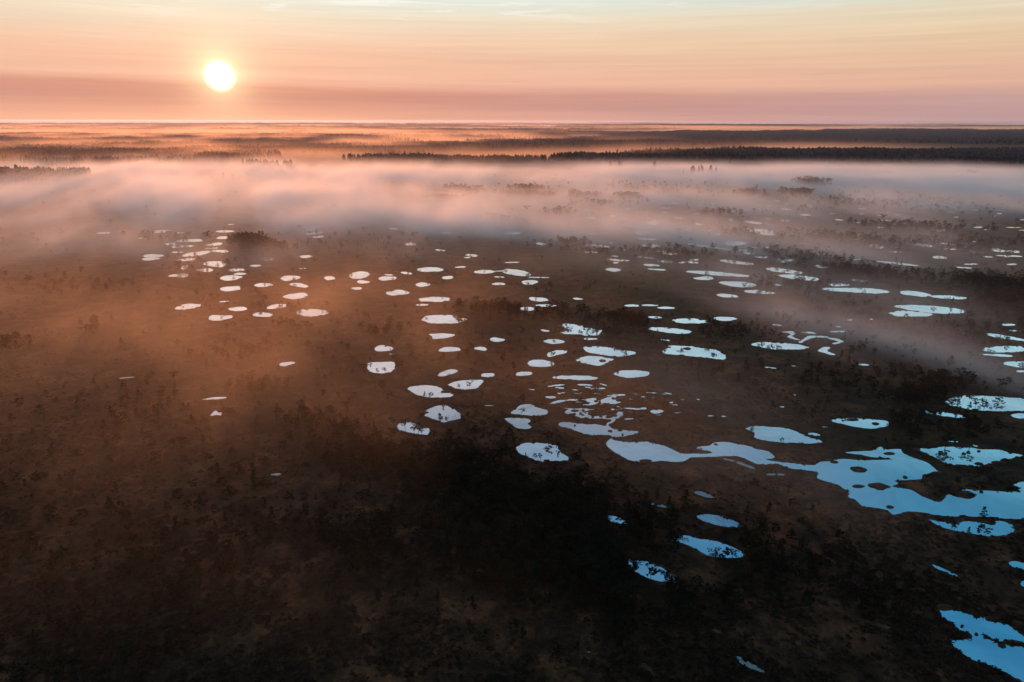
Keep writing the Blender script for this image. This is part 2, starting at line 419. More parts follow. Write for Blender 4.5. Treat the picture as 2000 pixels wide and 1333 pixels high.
POLY = [
('ox-bow pool', 4, "1270 108 1310 98 1400 106 1445 117 1480 130 1530 135 1520 150 1500 165 1440 168 1400 160 1340 160 1285 150 1320 128 1295 118", ()),
('p', 4, "470 75 500 55 560 48 660 48 700 62 740 73 710 85 680 95 600 98 530 97 490 86", ()),
('p', 4, "515 160 600 156 665 162 650 175 600 185 540 187 535 173", ()),
('p', 4, "197 245 220 228 260 226 305 243 290 256 240 262 205 258", ()),
('p', 4, "568 255 600 238 640 234 690 240 698 255 640 262 580 262", ()),
('p', 4, "1208 290 1215 268 1260 254 1325 256 1315 270 1270 280 1230 292", ()),
('p', 4, "1090 328 1120 312 1180 310 1243 325 1235 345 1180 352 1110 348", ()),
('p', 4, "1420 240 1450 229 1520 232 1600 238 1640 250 1720 262 1710 278 1640 288 1560 285 1500 275 1440 262", ()),
('p', 4, "1380 310 1420 290 1480 287 1560 298 1598 308 1560 325 1520 342 1450 335 1400 322", ((1530, 315, 24, 8),)),
('p', 4, "1600 390 1640 373 1710 370 1780 375 1808 382 1795 400 1740 412 1670 413 1620 402", ()),
('p', 4, "155 365 158 330 200 325 302 325 312 350 300 378 240 390 180 385", ()),
('p', 4, "560 402 590 382 650 365 685 375 660 390 600 408", ()),
('p', 4, "630 455 680 435 740 430 830 428 825 450 790 478 720 484 660 475", ()),
('p', 4, "388 478 440 462 540 462 590 480 648 510 645 527 560 532 480 525 420 505", ()),
('p', 4, "483 630 510 600 560 582 600 577 640 590 700 628 690 655 620 675 580 672 520 650", ()),
('p', 4, "328 700 345 680 400 675 450 690 480 712 515 715 510 750 440 745 380 730 335 720", ()),
('p', 4, "998 620 1050 578 1110 570 1150 588 1205 605 1200 628 1120 637 1040 630", ()),
('p', 4, "962 655 1030 650 1100 658 1110 670 1095 685 1118 705 1080 717 1020 705 990 680", ()),
('p', 4, "1028 825 1050 805 1120 798 1200 797 1260 815 1290 850 1343 898 1250 900 1200 908 1120 890 1060 868 1035 845", ()),
('p', 4, "1265 690 1300 675 1400 682 1500 690 1555 697 1555 680 1590 660 1500 652 1430 654 1380 642 1345 632 1310 618 1350 598 1420 595 1485 602 1430 610 1480 625 1560 638 1620 630 1580 618 1655 612 1640 640 1605 665 1572 695 1600 716 1735 728 1728 744 1660 757 1592 765 1580 752 1500 750 1420 740 1330 712", ()),
('p', 4, "1420 545 1480 533 1520 545 1490 570 1440 575 1460 560", ()),
('p', 4, "1520 545 1570 528 1620 518 1600 540 1640 555 1600 568 1530 565", ()),
('lake', 5, "-443 798 -414 768 -399 779 -308 792 -198 790 -98 815 -20 852 0 858 165 858 170 845 90 828 110 815 165 810 190 792 260 790 320 800 400 815 430 830 510 845 545 880 500 890 540 902 640 912 770 925 810 905 872 902 920 888 1080 895 1228 890 1180 880 1100 875 1050 864 960 850 1050 842 1120 838 1160 815 1200 830 1278 830 1300 855 1360 880 1440 910 1490 950 1510 968 1450 970 1410 985 1395 1005 1330 1010 1245 1015 1270 1030 1235 1050 1345 1070 1400 1100 1500 1140 1540 1120 1560 1095 1620 1110 1690 1120 1725 1095 1670 1085 1640 1062 1750 1072 1850 1075 1960 1080 1980 1055 1945 1040 2000 1020 2160 1000 2260 1100 2200 1240 2000 1238 1860 1235 1840 1225 1700 1225 1650 1215 1600 1225 1480 1215 1440 1205 1320 1195 1240 1215 1200 1185 1060 1165 1020 1130 980 1115 960 1075 915 1040 850 1020 790 1000 795 970 740 955 640 945 560 917 520 920 440 918 380 890 320 872 240 872 160 877 60 880 27 895 0 903 -58 905 -128 900 -218 910 -298 900 -358 870 -418 835",
 ((1040, 950, 58, 20), (1155, 1050, 65, 25), (1035, 1048, 42, 9), (1308, 995, 15, 8), (1755, 1080, 13, 6), (893, 906, 26, 7), (970, 1075, 12, 4), (1220, 1170, 24, 9), (1215, 856, 36, 7))),
('p', 5, "1345 820 1440 828 1560 815 1680 820 1780 832 1860 835 1960 858 2000 870 1880 892 1830 912 1720 930 1650 925 1560 918 1500 885 1430 850", ((1740, 842, 13, 4), (1740, 915, 30, 9), (1515, 857, 16, 5), (1965, 878, 14, 4), (1895, 890, 20, 5))),
('p', 6, "1590 165 1700 185 1760 170 1870 188 1890 170 1955 190 1945 225 1840 235 1760 225 1690 210 1630 190", ()),
('p', 5, "1545 560 1600 518 1720 515 1850 522 2000 532 2080 560 2060 600 1900 605 1760 602 1640 585", ()),
('p', 5, "878 665 930 650 1050 652 1200 665 1215 690 1180 700 1120 710 1020 700 930 680", ((1135, 682, 26, 8), (1000, 658, 40, 6))),
('p', 5, "370 705 460 698 580 704 660 725 740 760 812 780 800 795 720 798 600 792 520 785 440 768 415 735", ()),
('p', 5, "410 218 450 205 560 205 680 218 742 232 730 242 640 248 540 245 450 232", ()),
('p', 5, "580 144 620 140 655 141 666 152 648 166 660 178 690 190 668 190 630 180 618 170 634 160 622 150", ()),
('p', 5, "682 204 712 186 740 168 800 166 860 172 850 177 790 176 752 182 722 194 704 207", ()),
('p', 5, "862 177 905 182 950 199 925 210 892 216 878 211 912 201 888 190 856 182", ()),
('p', 5, "798 255 830 232 870 235 850 255 897 275 870 278 830 265", ()),
('p', 5, "-120 268 -95 240 -60 225 20 228 120 240 200 250 258 285 240 305 180 300 80 290 0 283", ((30, 243, 27, 8),)),
('p', 5, "95 1225 130 1213 200 1218 280 1240 350 1275 350 1290 290 1292 200 1275 110 1245", ()),
('p', 6, "185 150 230 155 270 170 298 187 250 185 205 172", ()),
('p', 6, "480 245 530 236 600 250 680 265 750 292 790 325 700 330 640 325 560 285 500 260", ()),
('p', 6, "287 340 330 342 380 352 440 380 485 420 460 434 400 430 340 405 300 380", ()),
('p', 6, "1635 560 1680 557 1760 575 1860 600 1940 625 2000 670 2040 710 1990 690 1930 680 1880 685 1838 660 1825 672 1880 700 2000 720 2100 750 2140 900 2060 890 2000 865 1940 835 1860 800 1780 765 1700 720 1680 690 1760 680 1770 662 1720 640 1700 610 1650 590", ((1735, 628, 9, 4), (1797, 663, 8, 5))),
('p', 7, "1235 640 1265 610 1285 622 1310 620 1300 638 1270 636", ()),
]


def crop_px(c, x, y):
    ox, oy, s = CR[c]
    return ox + np.asarray(x, float) / s, oy + np.asarray(y, float) / s


def smooth_poly(P, per=5):
    """Catmull-Rom through the traced points"""
    n = len(P)
    out = []
    for i in range(n):
        p0, p1, p2, p3 = P[i - 1], P[i], P[(i + 1) % n], P[(i + 2) % n]
        for t in np.linspace(0, 1, per, endpoint=False):
            a = 0.8
            q = p1 + 0.5 * a * ((p2 - p0) * t + (2 * p0 - 5 * p1 + 4 * p2 - p3) * t * t + (3 * p1 - p0 - 3 * p2 + p3) * t ** 3) + (1 - a) * 0 + (p2 - p1) * (1 - a) * (t * t * (3 - 2 * t))
            out.append(q)
    return np.array(out)


def resample(P, step):
    Q = np.vstack([P, P[:1]])
    d = np.r_[0, np.cumsum(np.linalg.norm(np.diff(Q, axis=0), axis=1))]
    n = max(14, int(d[-1] / step))
    s = np.linspace(0, d[-1], n, endpoint=False)
    return np.c_[np.interp(s, d, Q[:, 0]), np.interp(s, d, Q[:, 1])]


def ragged(P, amp, seed, freq=0.35):
    """a shoreline bitten by moss: push the outline in and out along its normal"""
    T = np.roll(P, -1, 0) - np.roll(P, 1, 0)
    N = np.c_[T[:, 1], -T[:, 0]]
    N /= np.maximum(np.linalg.norm(N, axis=1, keepdims=True), 1e-6)
    nz = fbm(P[:, 0] * freq + 50, P[:, 1] * freq + 50, seed, 4, 0.75) - 0.5
    return P + N * (nz * 2 * amp)[:, None]


SHORES = []          # world outlines of everything trees must keep out of


def make_sheet(name, P, mat, z, kind='structure', depth=0.8, label=None):
    n = len(P)
    tris = geometry.tessellate_polygon([[Vector((a, b, 0)) for a, b in P]])
    v = np.zeros((2 * n, 3))
    v[:n, :2] = P
    v[n:, :2] = P
    v[:n, 2] = z
    v[n:, 2] = z - depth
    i = np.arange(n)
    j = (i + 1) % n
    side = np.concatenate([np.c_[i, j, n + j], np.c_[i, n + j, n + i]])
    top = []
    for t in tris:
        a, b, c = t
        if (P[b][0] - P[a][0]) * (P[c][1] - P[a][1]) - (P[b][1] - P[a][1]) * (P[c][0] - P[a][0]) < 0:
            a, b, c = a, c, b
        top.append((a, b, c))
    f = np.vstack([np.array(top), side])
    return link(name, mesh_np(name, v, f, mats=(mat,)), kind=kind)


ISLANDS = []
seed = 100
NAMED = {}


def add_pool(P, mat=None, z=0.03, name='pond', mat_amp=0.09):
    global seed
    seed += 1
    ext = np.ptp(P, axis=0)
    area = 0.5 * abs(np.dot(P[:, 0], np.roll(P[:, 1], 1)) - np.dot(P[:, 1], np.roll(P[:, 0], 1)))
    size = math.sqrt(max(area, 1))
    dist = float(np.hypot(*P.mean(0)))
    step = max(0.35, dist * 0.0016)
    Q = resample(P, step)
    Q = ragged(Q, min(1.5, mat_amp * size), seed, 0.38)
    o = make_sheet(name, Q, mat or M_WATER, z)
    SHORES.append((Q, size))
    return Q


def parse_ell(s):
    return [tuple(map(float, r.split())) for r in s.replace('\n', ';').split(';') if r.strip()]


def ell_world(c, e):
    x0, y0, x1, y1, h = e
    t = np.linspace(0, 2 * math.pi, 40, endpoint=False)
    ct, st_ = np.cos(t), np.sin(t)
    g = random.Random(int(x0 * 7 + y0 * 3 + c))
    sk = g.uniform(-0.25, 0.25)
    pw = g.uniform(0.8, 1.1)
    hh = h / 2 * (1 + 0.25 * g.uniform(-1, 1) * ct + 0.12 * np.sin(2 * t + g.uniform(0, 6)) + 0.1 * np.sin(3 * t + g.uniform(0, 6)))
    yy = np.sign(st_) * np.abs(st_) ** pw
    x = (x0 + x1) / 2 + (x1 - x0) / 2 * ct + sk * hh * yy
    y = (y0 + y1) / 2 + (y1 - y0) / 2 * ct + hh * yy
    px, py = crop_px(c, x, y)
    return np.c_[ground_at(px, py)]


for nm, c, pts, isl in POLY:
    a = np.array(list(map(float, pts.split()))).reshape(-1, 2)
    px, py = crop_px(c, a[:, 0], a[:, 1])
    W = np.c_[ground_at(px, py)]
    W = smooth_poly(W, 5)
    dull = pts[:7] in ('1265 69', '962 655', '483 630', '998 620', '95 1225')
    Q = add_pool(W, M_DULL if dull else None, name='lake' if nm == 'lake' else 'pond', mat_amp=0.009 if nm == 'lake' else 0.07)
    if nm != 'p':
        NAMED[nm] = Q
    for (ix, iy, rx, ry) in isl:
        ISLANDS.append((c, ix, iy, rx, ry))
for c, s in ELL.items():
    for e in parse_ell(s):
        add_pool(ell_world(c, e))
gm = random.Random(5)
for q in range(46):
    zx = gm.gauss(1560, 190)
    zy = 440 + 200 * gm.random() + (zx - 1400) * .06
    wd = gm.uniform(12, 60)
    tl = gm.uniform(-.12, .16) * wd
    add_pool(ell_world(4, (zx - wd / 2, zy - tl / 2, zx + wd / 2, zy + tl / 2, gm.uniform(3, 8))), gm.choice([M_DULL, M_WATER, M_SHALLOW]), 0.018 + .0002 * q, 'pond', .16)
for q in range(34):
    ISLANDS.append((4, gm.uniform(1350, 1650), gm.choice([gm.uniform(530, 570), gm.uniform(600, 645), gm.uniform(600, 645)]), gm.uniform(8, 26), gm.uniform(2.5, 6)))
for q in range(10):
    ISLANDS.append((4, gm.uniform(1300, 1700), gm.uniform(680, 752), gm.uniform(6, 18), gm.uniform(2, 4)))
for q in range(80):
    gx, gy = gm.uniform(1120, 2080), 395 + 120 * gm.random() ** 1.1
    zx, zy = (gx - 1333) * 3, (gy - 200) * 3
    wd = gm.uniform(16, 70) * (.6 + (gy - 395) / 130)
    tl = gm.uniform(-.02, .07) * wd
    add_pool(ell_world(3, (zx - wd / 2, zy - tl / 2, zx + wd / 2, zy + tl / 2, gm.uniform(4, 8) * (.7 + (gy - 395) / 160))), None, 0.012 + .0001 * q, 'pond', .12)
for c, s in SHALLOW.items():
    for e in parse_ell(s):
        add_pool(ell_world(c, e), M_SHALLOW, 0.022, 'pond', 0.12)
for c, s in PEAT.items():
    for e in parse_ell(s):
        add_pool(ell_world(c, e), M_PEAT, 0.014, 'ground_patch', 0.2)


def make_margins():
    vs, fs, o = [], [], 0
    for q, (Q, size) in enumerate(SHORES):
        if np.hypot(*Q.mean(0)) > 560 or size < 4:
            continue
        P = resample(Q, 1.0)
        T = np.roll(P, -1, 0) - np.roll(P, 1, 0)
        N = np.c_[T[:, 1], -T[:, 0]]
        N /= np.maximum(np.linalg.norm(N, axis=1, keepdims=True), 1e-6)
        ar = 0.5 * (np.dot(P[:, 0], np.roll(P[:, 1], -1)) - np.dot(P[:, 1], np.roll(P[:, 0], -1)))
        w = .25 + 3.2 * np.clip(fbm(P[:, 0] * .16 + 20, P[:, 1] * .16 + 20, 400 + q, 4, .7) - .42, 0, 1)
        B = P + N * (w * (1 if ar > 0 else -1))[:, None]
        n = len(P)
        i = np.arange(n)
        j = (i + 1) % n
        z = .004 + .00003 * q
        vs.append(np.vstack([np.c_[P, np.full(n, z)], np.c_[B, np.full(n, z - .03)]]))
        f = np.concatenate([np.c_[i, j, n + j], np.c_[i, n + j, n + i]])
        fs.append(f + o)
        o += 2 * n
    link('ground_margin', mesh_np('ground_margin', np.vstack(vs), np.vstack(fs), mats=(M_PEAT,)), kind='structure')


make_margins()


def in_water(x, y, margin=0.0):
    """which of the points lie in a pool"""
    x, y = np.asarray(x, float), np.asarray(y, float)
    res = np.zeros(len(x), bool)
    for Q, _ in SHORES:
        lo, hi = Q.min(0), Q.max(0)
        m = np.nonzero((x > lo[0]) & (x < hi[0]) & (y > lo[1]) & (y < hi[1]))[0]
        if not len(m):
            continue
        X, Y = x[m], y[m]
        ins = np.zeros(len(m), bool)
        x1, y1 = Q[:, 0], Q[:, 1]
        x2, y2 = np.roll(x1, -1), np.roll(y1, -1)
        for a in range(len(Q)):
            c = ((y1[a] > Y) != (y2[a] > Y)) & (X < (x2[a] - x1[a]) * (Y - y1[a]) / (y2[a] - y1[a] + 1e-12) + x1[a])
            ins ^= c
        res[m] |= ins
    return res


# ------------------------------------------------------------------ ground sheet
def make_ground():
    rad = np.r_[0.0, np.geomspace(20, 45000, 420)]
    ang = np.linspace(0, 2 * math.pi, 720, endpoint=False)
    Rr, A = np.meshgrid(rad[1:], ang, indexing='ij')
    X, Y = Rr * np.sin(A), Rr * np.cos(A)
    z = -0.02 - 0.25 * np.clip(fbm(X / 60 + 500, Y / 60 + 500, 3, 4) - 0.35, 0, 1)
    v = np.vstack([[0, 0, -0.1], np.c_[X.ravel(), Y.ravel(), z.ravel()]])
    nr, na = X.shape
    i, j = np.meshgrid(np.arange(nr - 1), np.arange(na), indexing='ij')
    a = 1 + i * na + j
    b = 1 + i * na + (j + 1) % na
    c = 1 + (i + 1) * na + (j + 1) % na
    e = 1 + (i + 1) * na + j
    q = np.c_[a.ravel(), e.ravel(), c.ravel(), b.ravel()]
    jj = np.arange(na)
    fan = np.c_[np.zeros(na, int), 1 + jj, 1 + (jj + 1) % na]
    f = np.vstack([np.c_[q[:, 0], q[:, 1], q[:, 2]], np.c_[q[:, 0], q[:, 2], q[:, 3]], fan])
    # wind every face upwards
    n = np.cross(v[f[:, 1]] - v[f[:, 0]], v[f[:, 2]] - v[f[:, 0]])[:, 2] < 0
    f[n] = f[n][:, [0, 2, 1]]
    link('ground', mesh_np('ground', v, f, mats=(M_GROUND,), smooth=True), kind='structure')


make_ground()


def dome(cx, cy, rx, ry, h, seed_, rings=4, seg=26):
    """a low moss hummock with a bitten edge"""
    t = np.linspace(0, 2 * math.pi, seg, endpoint=False)
    w = 1 + 0.5 * (fbm(np.cos(t) * 1.6 + seed_ * 3.1, np.sin(t) * 1.6 + 7, seed_, 4, .6) - 0.5) * 1.6
    V = [(cx, cy, h)]
    for r in range(1, rings + 1):
        k = r / rings
        zz = h * (1 - k ** 3) - (0.25 if r == rings else 0)
        for a, ww in zip(t, w):
            V.append((cx + rx * k * ww * math.cos(a), cy + ry * k * ww * math.sin(a), zz + random.uniform(-.05, .05) * h * (r < rings)))
    Fc = [(0, 1 + i, 1 + (i + 1) % seg) for i in range(seg)]
    for r in range(rings - 1):
        for i in range(seg):
            a, b = 1 + r * seg + i, 1 + r * seg + (i + 1) % seg
            c, d = a + seg, b + seg
            Fc += [(a, c, d), (a, d, b)]
    return np.array(V), np.array(Fc)


for n_, (c, ix, iy, rx, ry) in enumerate(ISLANDS):
    px, py = crop_px(c, ix, iy)
    x, y = ground_at(px, py)
    s = CR[c][2]
    x1, _ = ground_at(px + rx / s, py)
    _, y1 = ground_at(px, py - ry / s)
    _, y2 = ground_at(px, py + ry / s)
    v, f = dome(float(x), float((y1 + y2) / 2), float(x1 - x), float(y1 - y2) / 2, 0.45, n_ + 40)
    link('island', mesh_np('island', v, f, mats=(M_HEATH,), smooth=True), kind='structure')

gi_ = random.Random(11)
nn_ = 0
for Q, size in SHORES:
    d = np.hypot(*Q.mean(0))
    if size < 11 or d > 420:
        continue
    for _ in range(int(min(12, 1 + size / 7))):
        p = Q[gi_.randrange(len(Q))]
        r = gi_.uniform(.4, 1.5)
        nn_ += 1
        v, f = dome(p[0] + gi_.uniform(-1, 1), p[1] + gi_.uniform(-1, 1), r * gi_.uniform(1, 2.2), r, gi_.uniform(.2, .4), 300 + nn_)
        link('island', mesh_np('island', v, f, mats=(M_HEATH,), smooth=True), kind='structure')

# ------------------------------------------------------------------ plants: shapes
def tube(p, r, seg=5):
    V, Fc = [], []
    p = [Vector(q) for q in p]
    for i, q in enumerate(p):
        d = (p[min(i + 1, len(p) - 1)] - p[max(i - 1, 0)]).normalized()
        a = d.cross(Vector((0.31, 0.95, 0.05))).normalized()
        b = d.cross(a)
        for s in range(seg):
            t = 2 * math.pi * s / seg
            V.append(q + (a * math.cos(t) + b * math.sin(t)) * r[i])
    for i in range(len(p) - 1):
        for s in range(seg):
            a, b = i * seg + s, i * seg + (s + 1) % seg
            Fc += [(a, b, b + seg), (a, b + seg, a + seg)]
    return np.array([tuple(x) for x in V]), np.array(Fc)


def merge(parts):
    vs, fs, o = [], [], 0
    for v, f in parts:
        vs.append(v)
        fs.append(f + o)
        o += len(v)
    return np.vstack(vs), np.vstack(fs)


def sprays(g, centre, rad, n, size):
    """needle sprays: small pointed faces scattered through a flattened clump"""
    d = g.normal(size=(n, 3))
    d /= np.linalg.norm(d, axis=1, keepdims=True)
    p = centre + d * rad * (g.random((n, 1)) ** 0.45)
    a = g.normal(size=(n, 3))
    a[:, 2] *= 0.45
    a /= np.linalg.norm(a, axis=1, keepdims=True)
    b = g.normal(size=(n, 3))
    b -= a * np.sum(a * b, axis=1, keepdims=True)
    b /= np.linalg.norm(b, axis=1, keepdims=True)
    s = size * g.uniform(0.6, 1.4, (n, 1))
    v = np.stack([p - a * s, p + b * s * 0.55, p + a * s, p - b * s * 0.5], 1).reshape(-1, 3)
    i = np.arange(n) * 4
    f = np.vstack([np.c_[i, i + 1, i + 2], np.c_[i, i + 2, i + 3]])
    return v, f


def pine_shape(sd, style, rich=1.0):
    """trunk and crown of a stunted bog pine 1 unit tall (scaled on use); style: round, flat, spire, sparse"""
    g = np.random.default_rng(sd)
    lean = g.normal(size=2) * 0.04
    zz = np.array([0, .2, .45, .7, .92])
    tr = [(lean[0] * z * z * 2 + g.normal() * .008, lean[1] * z * z * 2 + g.normal() * .008, z) for z in zz]
    trunk = [tube(tr, [.026, .020, .015, .010, .004])]
    crown = []
    at = lambda z: np.array([np.interp(z, zz, [q[i] for q in tr]) for i in range(2)] + [z])
    if style == 'spire':
        nl, z0 = 13, .22
    elif style == 'sparse':
        nl, z0 = 7, .45
    elif style == 'flat':
        nl, z0 = 9, .52
    else:
        nl, z0 = 11, .38
    for i in range(nl):
        z = z0 + (0.97 - z0) * (i + g.random() * .6) / nl
        k = (z - z0) / (0.97 - z0)
        L = {'spire': .19 * (1 - k) + .03, 'round': .27 * math.sqrt(max(0.05, 1 - (2 * k - .75) ** 2 / 1.7)), 'flat': .22 + .13 * k - .18 * max(0, k - .8) * 5 * .6,
             'sparse': .22 * (1 - .5 * k)}[style] * g.uniform(.65, 1.15)
        a = i * 2.4 + g.normal() * .5
        b = at(z)
        e = b + np.array([math.cos(a) * L, math.sin(a) * L, L * g.uniform(.05, .4)])
        trunk.append(tube([b, (b + e) / 2 + [0, 0, -.01], e], [.008, .005, .002], 3))
        cr = max(.05, L * .55)
        crown.append(sprays(g, e, np.array([cr, cr, cr * .55]), int(26 * rich), .042))
        crown.append(sprays(g, (b + e) / 2, np.array([cr, cr, cr * .45]), int(12 * rich), .038))
    crown.append(sprays(g, at(.95), np.array([.08, .08, .07]), int(24 * rich), .04))
    return merge(trunk), merge(crown)


def tuft_shape(sd):
    g = np.random.default_rng(sd)
    d = g.normal(size=(13, 3))
    v, f = sprays(g, np.array([0, 0, .25]), np.array([.9, .9, .3]), 14, .42)
    return v, f


def scatter_copies(shapes, x, y, z, sx, sz, rot, pick):
    """many copies of a few shapes as one mesh"""
    vs, fs, o = [], [], 0
    for k, (v, f) in enumerate(shapes):
        m = np.nonzero(pick == k)[0]
        if not len(m):
            continue
        c, s = np.cos(rot[m])[:, None], np.sin(rot[m])[:, None]
        X = (v[None, :, 0] * c - v[None, :, 1] * s) * sx[m][:, None] + x[m][:, None]
        Y = (v[None, :, 0] * s + v[None, :, 1] * c) * sx[m][:, None] + y[m][:, None]
        Z = v[None, :, 2] * sz[m][:, None] + z[m][:, None]
        vv = np.stack([X, Y, Z], 2).reshape(-1, 3)
        ff = (f[None] + (np.arange(len(m)) * len(v))[:, None, None] + o).reshape(-1, 3)
        vs.append(vv)
        fs.append(ff)
        o += len(vv)
    return np.vstack(vs), np.vstack(fs)


# ------------------------------------------------------------------ where the pines stand
# darker stands of pine in the picture: x, y, half width, half height, tilt, trees per unit, height
STANDS = [
(1110, 1025, 250, 85, 20, 640, 5.0), (930, 945, 170, 50, 15, 330, 4.8), (740, 890, 120, 40, 8, 110, 4.5), (1310, 1060, 130, 40, 25, 45, 4.2), (1080, 1100, 260, 75, 15, 420, 4.3),
(1850, 850, 120, 38, 8, 110, 4.8), (1800, 775, 80, 18, 6, 90, 5.0), (1000, 612, 105, 12, 4, 170, 5.5), (1220, 632, 75, 11, 6, 130, 5.5), (1410, 650, 90, 16, 8, 80, 4.5),
(1540, 560, 90, 12, 3, 90, 5), (1930, 555, 90, 14, 6, 190, 6), (1960, 585, 60, 14, 0, 80, 5), (1650, 470, 130, 10, 4, 190, 6.5), (1780, 445, 130, 8, 3, 170, 6.5), (1900, 480, 110, 12, 3, 150, 6),
(488, 483, 42, 6, 4, 130, 10), (520, 488, 40, 5, 6, 60, 8), (1580, 362, 34, 3, 3, 110, 12), (1560, 381, 22, 3, 0, 60, 10), (1727, 345, 20, 2, 0, 45, 10), (1895, 343, 25, 2, 0, 50, 10),
(905, 375, 32, 3, 3, 90, 9), (1030, 373, 34, 4, 3, 90, 9), (1030, 385, 55, 3, 2, 120, 8), (1135, 387, 24, 3, 0, 80, 9), (1225, 390, 26, 3, 0, 70, 9), (870, 391, 36, 2, 0, 80, 7), (1180, 400, 60, 6, 0, 60, 7),
(1460, 382, 22, 3, 0, 55, 9), (1400, 420, 60, 6, 0, 45, 7), (960, 432, 28, 3, 2, 40, 7), (1100, 421, 50, 3, 2, 35, 8), (1260, 370, 110, 10, 4, 140, 7), (1700, 395, 220, 14, 3, 260, 6),
(1120, 480, 40, 6, 3, 60, 6), (1150, 495, 60, 6, 3, 60, 5.5), (1300, 500, 90, 10, 3, 90, 6), (1560, 505, 100, 10, 4, 140, 6), (1700, 535, 130, 12, 4, 160, 6),
(185, 642, 26, 10, -20, 26, 4.6), (30, 675, 40, 16, 0, 26, 4.6), (480, 695, 60, 18, -8, 40, 4.6), (495, 760, 40, 14, 0, 30, 4.6), (540, 605, 60, 10, 0, 30, 4.6), (310, 820, 40, 14, 0, 14, 4.4), (620, 830, 90, 22, 8, 50, 4.5),
(680, 1060, 90, 40, 10, 30, 4.4), (1500, 1120, 200, 60, 20, 60, 4.0), (1700, 1150, 160, 60, 20, 45, 4.0), (1560, 960, 200, 40, 10, 25, 3.2), (760, 650, 60, 16, 0, 26, 4.6),
(560, 640, 60, 10, 5, 22, 4.6), (1000, 700, 220, 40, 5, 50, 4.4), (1550, 780, 160, 40, 10, 34, 4.2), (100, 560, 120, 20, 0, 50, 5), (330, 470, 60, 8, 0, 60, 6), (1460, 460, 80, 10, 3, 70, 6), (80, 352, 60, 6, 0, 160, 11), (700, 480, 160, 20, 0, 60, 5),
(1900, 660, 110, 40, 8, 50, 4.6), (400, 520, 60, 20, 0, 50, 5), (800, 1150, 300, 90, 10, 40, 3.8), (1700, 620, 140, 24, 8, 60, 4.6),
(1810, 742, 160, 12, 6, 60, 4.8), (1180, 655, 120, 12, 4, 60, 4.8)]
XS, YS, HS = [], [], []
for (cx, cy, rx, ry, tilt, n, h) in STANDS:
    g = rng.normal(size=(n, 2)) * [rx * .55, ry * .55]
    c, s = math.cos(R(tilt)), math.sin(R(tilt))
    px, py = cx + g[:, 0] * c - g[:, 1] * s, cy + g[:, 0] * s + g[:, 1] * c
    py = np.maximum(py, 322)
    x, y = ground_at(px, py)
    XS.append(x); YS.append(y); HS.append(h * rng.uniform(.5, 1.15, n))
# loose scatter of pines over the whole bog, thinning and bunching
n = 9000
py = 345 + (1420 - 345) * rng.random(n) ** 1.9
px = rng.uniform(-250, 2250, n)
x, y = ground_at(px, py)
dn = fbm(x / 70 + 300, y / 70 + 300, 21, 4)
keep = rng.random(n) < sstep(.40, .66, dn) * np.where(px > 1350, 1.0, .62)
x, y = x[keep], y[keep]
XS.append(x); YS.append(y); HS.append(rng.uniform(1.6, 4.6, len(x)) * (1 + .3 * sstep(400, 900, y)))
# pines on the near shores of the pools, the ones that stand against the water
shore_tr = [(5, 1575, 583, 2.4), (5, 1680, 597, 3.3), (5, 1716, 602, 4.8), (5, 1768, 606, 4.0), (5, 1840, 608, 3.2), (5, 1862, 608, 2.4), (5, 1618, 588, 3.8),
            (6, 382, 432, 3.3), (6, 445, 437, 3.4), (6, 432, 435, 1.6), (6, 706, 333, 3.4), (6, 738, 333, 2.6), (6, 690, 333, 1.2), (6, 752, 332, 1.4), (6, 240, 186, 2.5), (6, 275, 190, 2.2),
            (4, 1150, 897, 3.6), (4, 1168, 902, 2.8), (4, 1135, 897, 2.4), (4, 1083, 882, 1.8), (4, 430, 748, 3.8), (4, 455, 751, 4.4), (4, 475, 753, 3.4), (4, 377, 733, 5.0), (4, 585, 677, 3.6), (4, 620, 680, 2.6),
            (4, 530, 535, 2.4), (4, 490, 532, 2.6), (4, 752, 488, 3.4), (4, 690, 482, 2.2), (4, 460, 520, 2.0), (4, 215, 392, 2.4), (4, 258, 392, 2.6), (4, 1245, 900, 1.6), (4, 565, 410, 3.0),
            (6, 1950, 842, 3.2), (6, 1700, 216, 3.4), (6, 1690, 213, 2.4), (6, 1762, 232, 2.4), (6, 1835, 240, 2.6), (6, 770, 205, 1.6), (5, 583, 795, 2.0), (5, 185, 303, 3.0), (5, 340, 1294, 2.2),
            (4, 1395, 165, 3.0), (4, 1410, 168, 2.4), (4, 1500, 164, 4.4), (4, 1665, 290, 3.4), (4, 1655, 289, 3.0), (4, 1230, 212, 4), (4, 1300, 210, 4), (4, 1620, 402, 3), (5, 10, 150, 4), (5, 1740, 605, 2.0),
            (5, 150, 95, 5), (5, 1040, 962, 1.3), (5, 1075, 964, 1.0), (4, 1440, 170, 3), (5, 1830, 45, 3), (5, 1805, 606, 1.8)]
for (c, zx, zy, h) in shore_tr:
    px, py = crop_px(c, zx, zy)
    x, y = ground_at(px, py)
    XS.append(np.array([x])); YS.append(np.array([y])); HS.append(np.array([h]))
# taller fringe of trees on the far banks of pools (their dark reflections lie on the water)
for Q, size in SHORES:
    if size > 9 and len(Q) > 20:
        far = Q[Q[:, 1] > Q[:, 1].mean() + .15 * np.ptp(Q[:, 1])]
        if not len(far):
            continue
        m = max(1, int(len(far) * 0.0 + size / 10))
        idx = rng.integers(0, len(far), m)
        p = far[idx] + np.c_[rng.normal(size=m) * .6, rng.uniform(.8, 5, m)]
        XS.append(p[:, 0]); YS.append(p[:, 1]); HS.append(rng.uniform(1.6, 4.6, m))
PX, PY, PH = np.concatenate(XS), np.concatenate(YS), np.concatenate(HS)
forced = np.zeros(len(PX), bool)
ok = ~in_water(PX, PY)
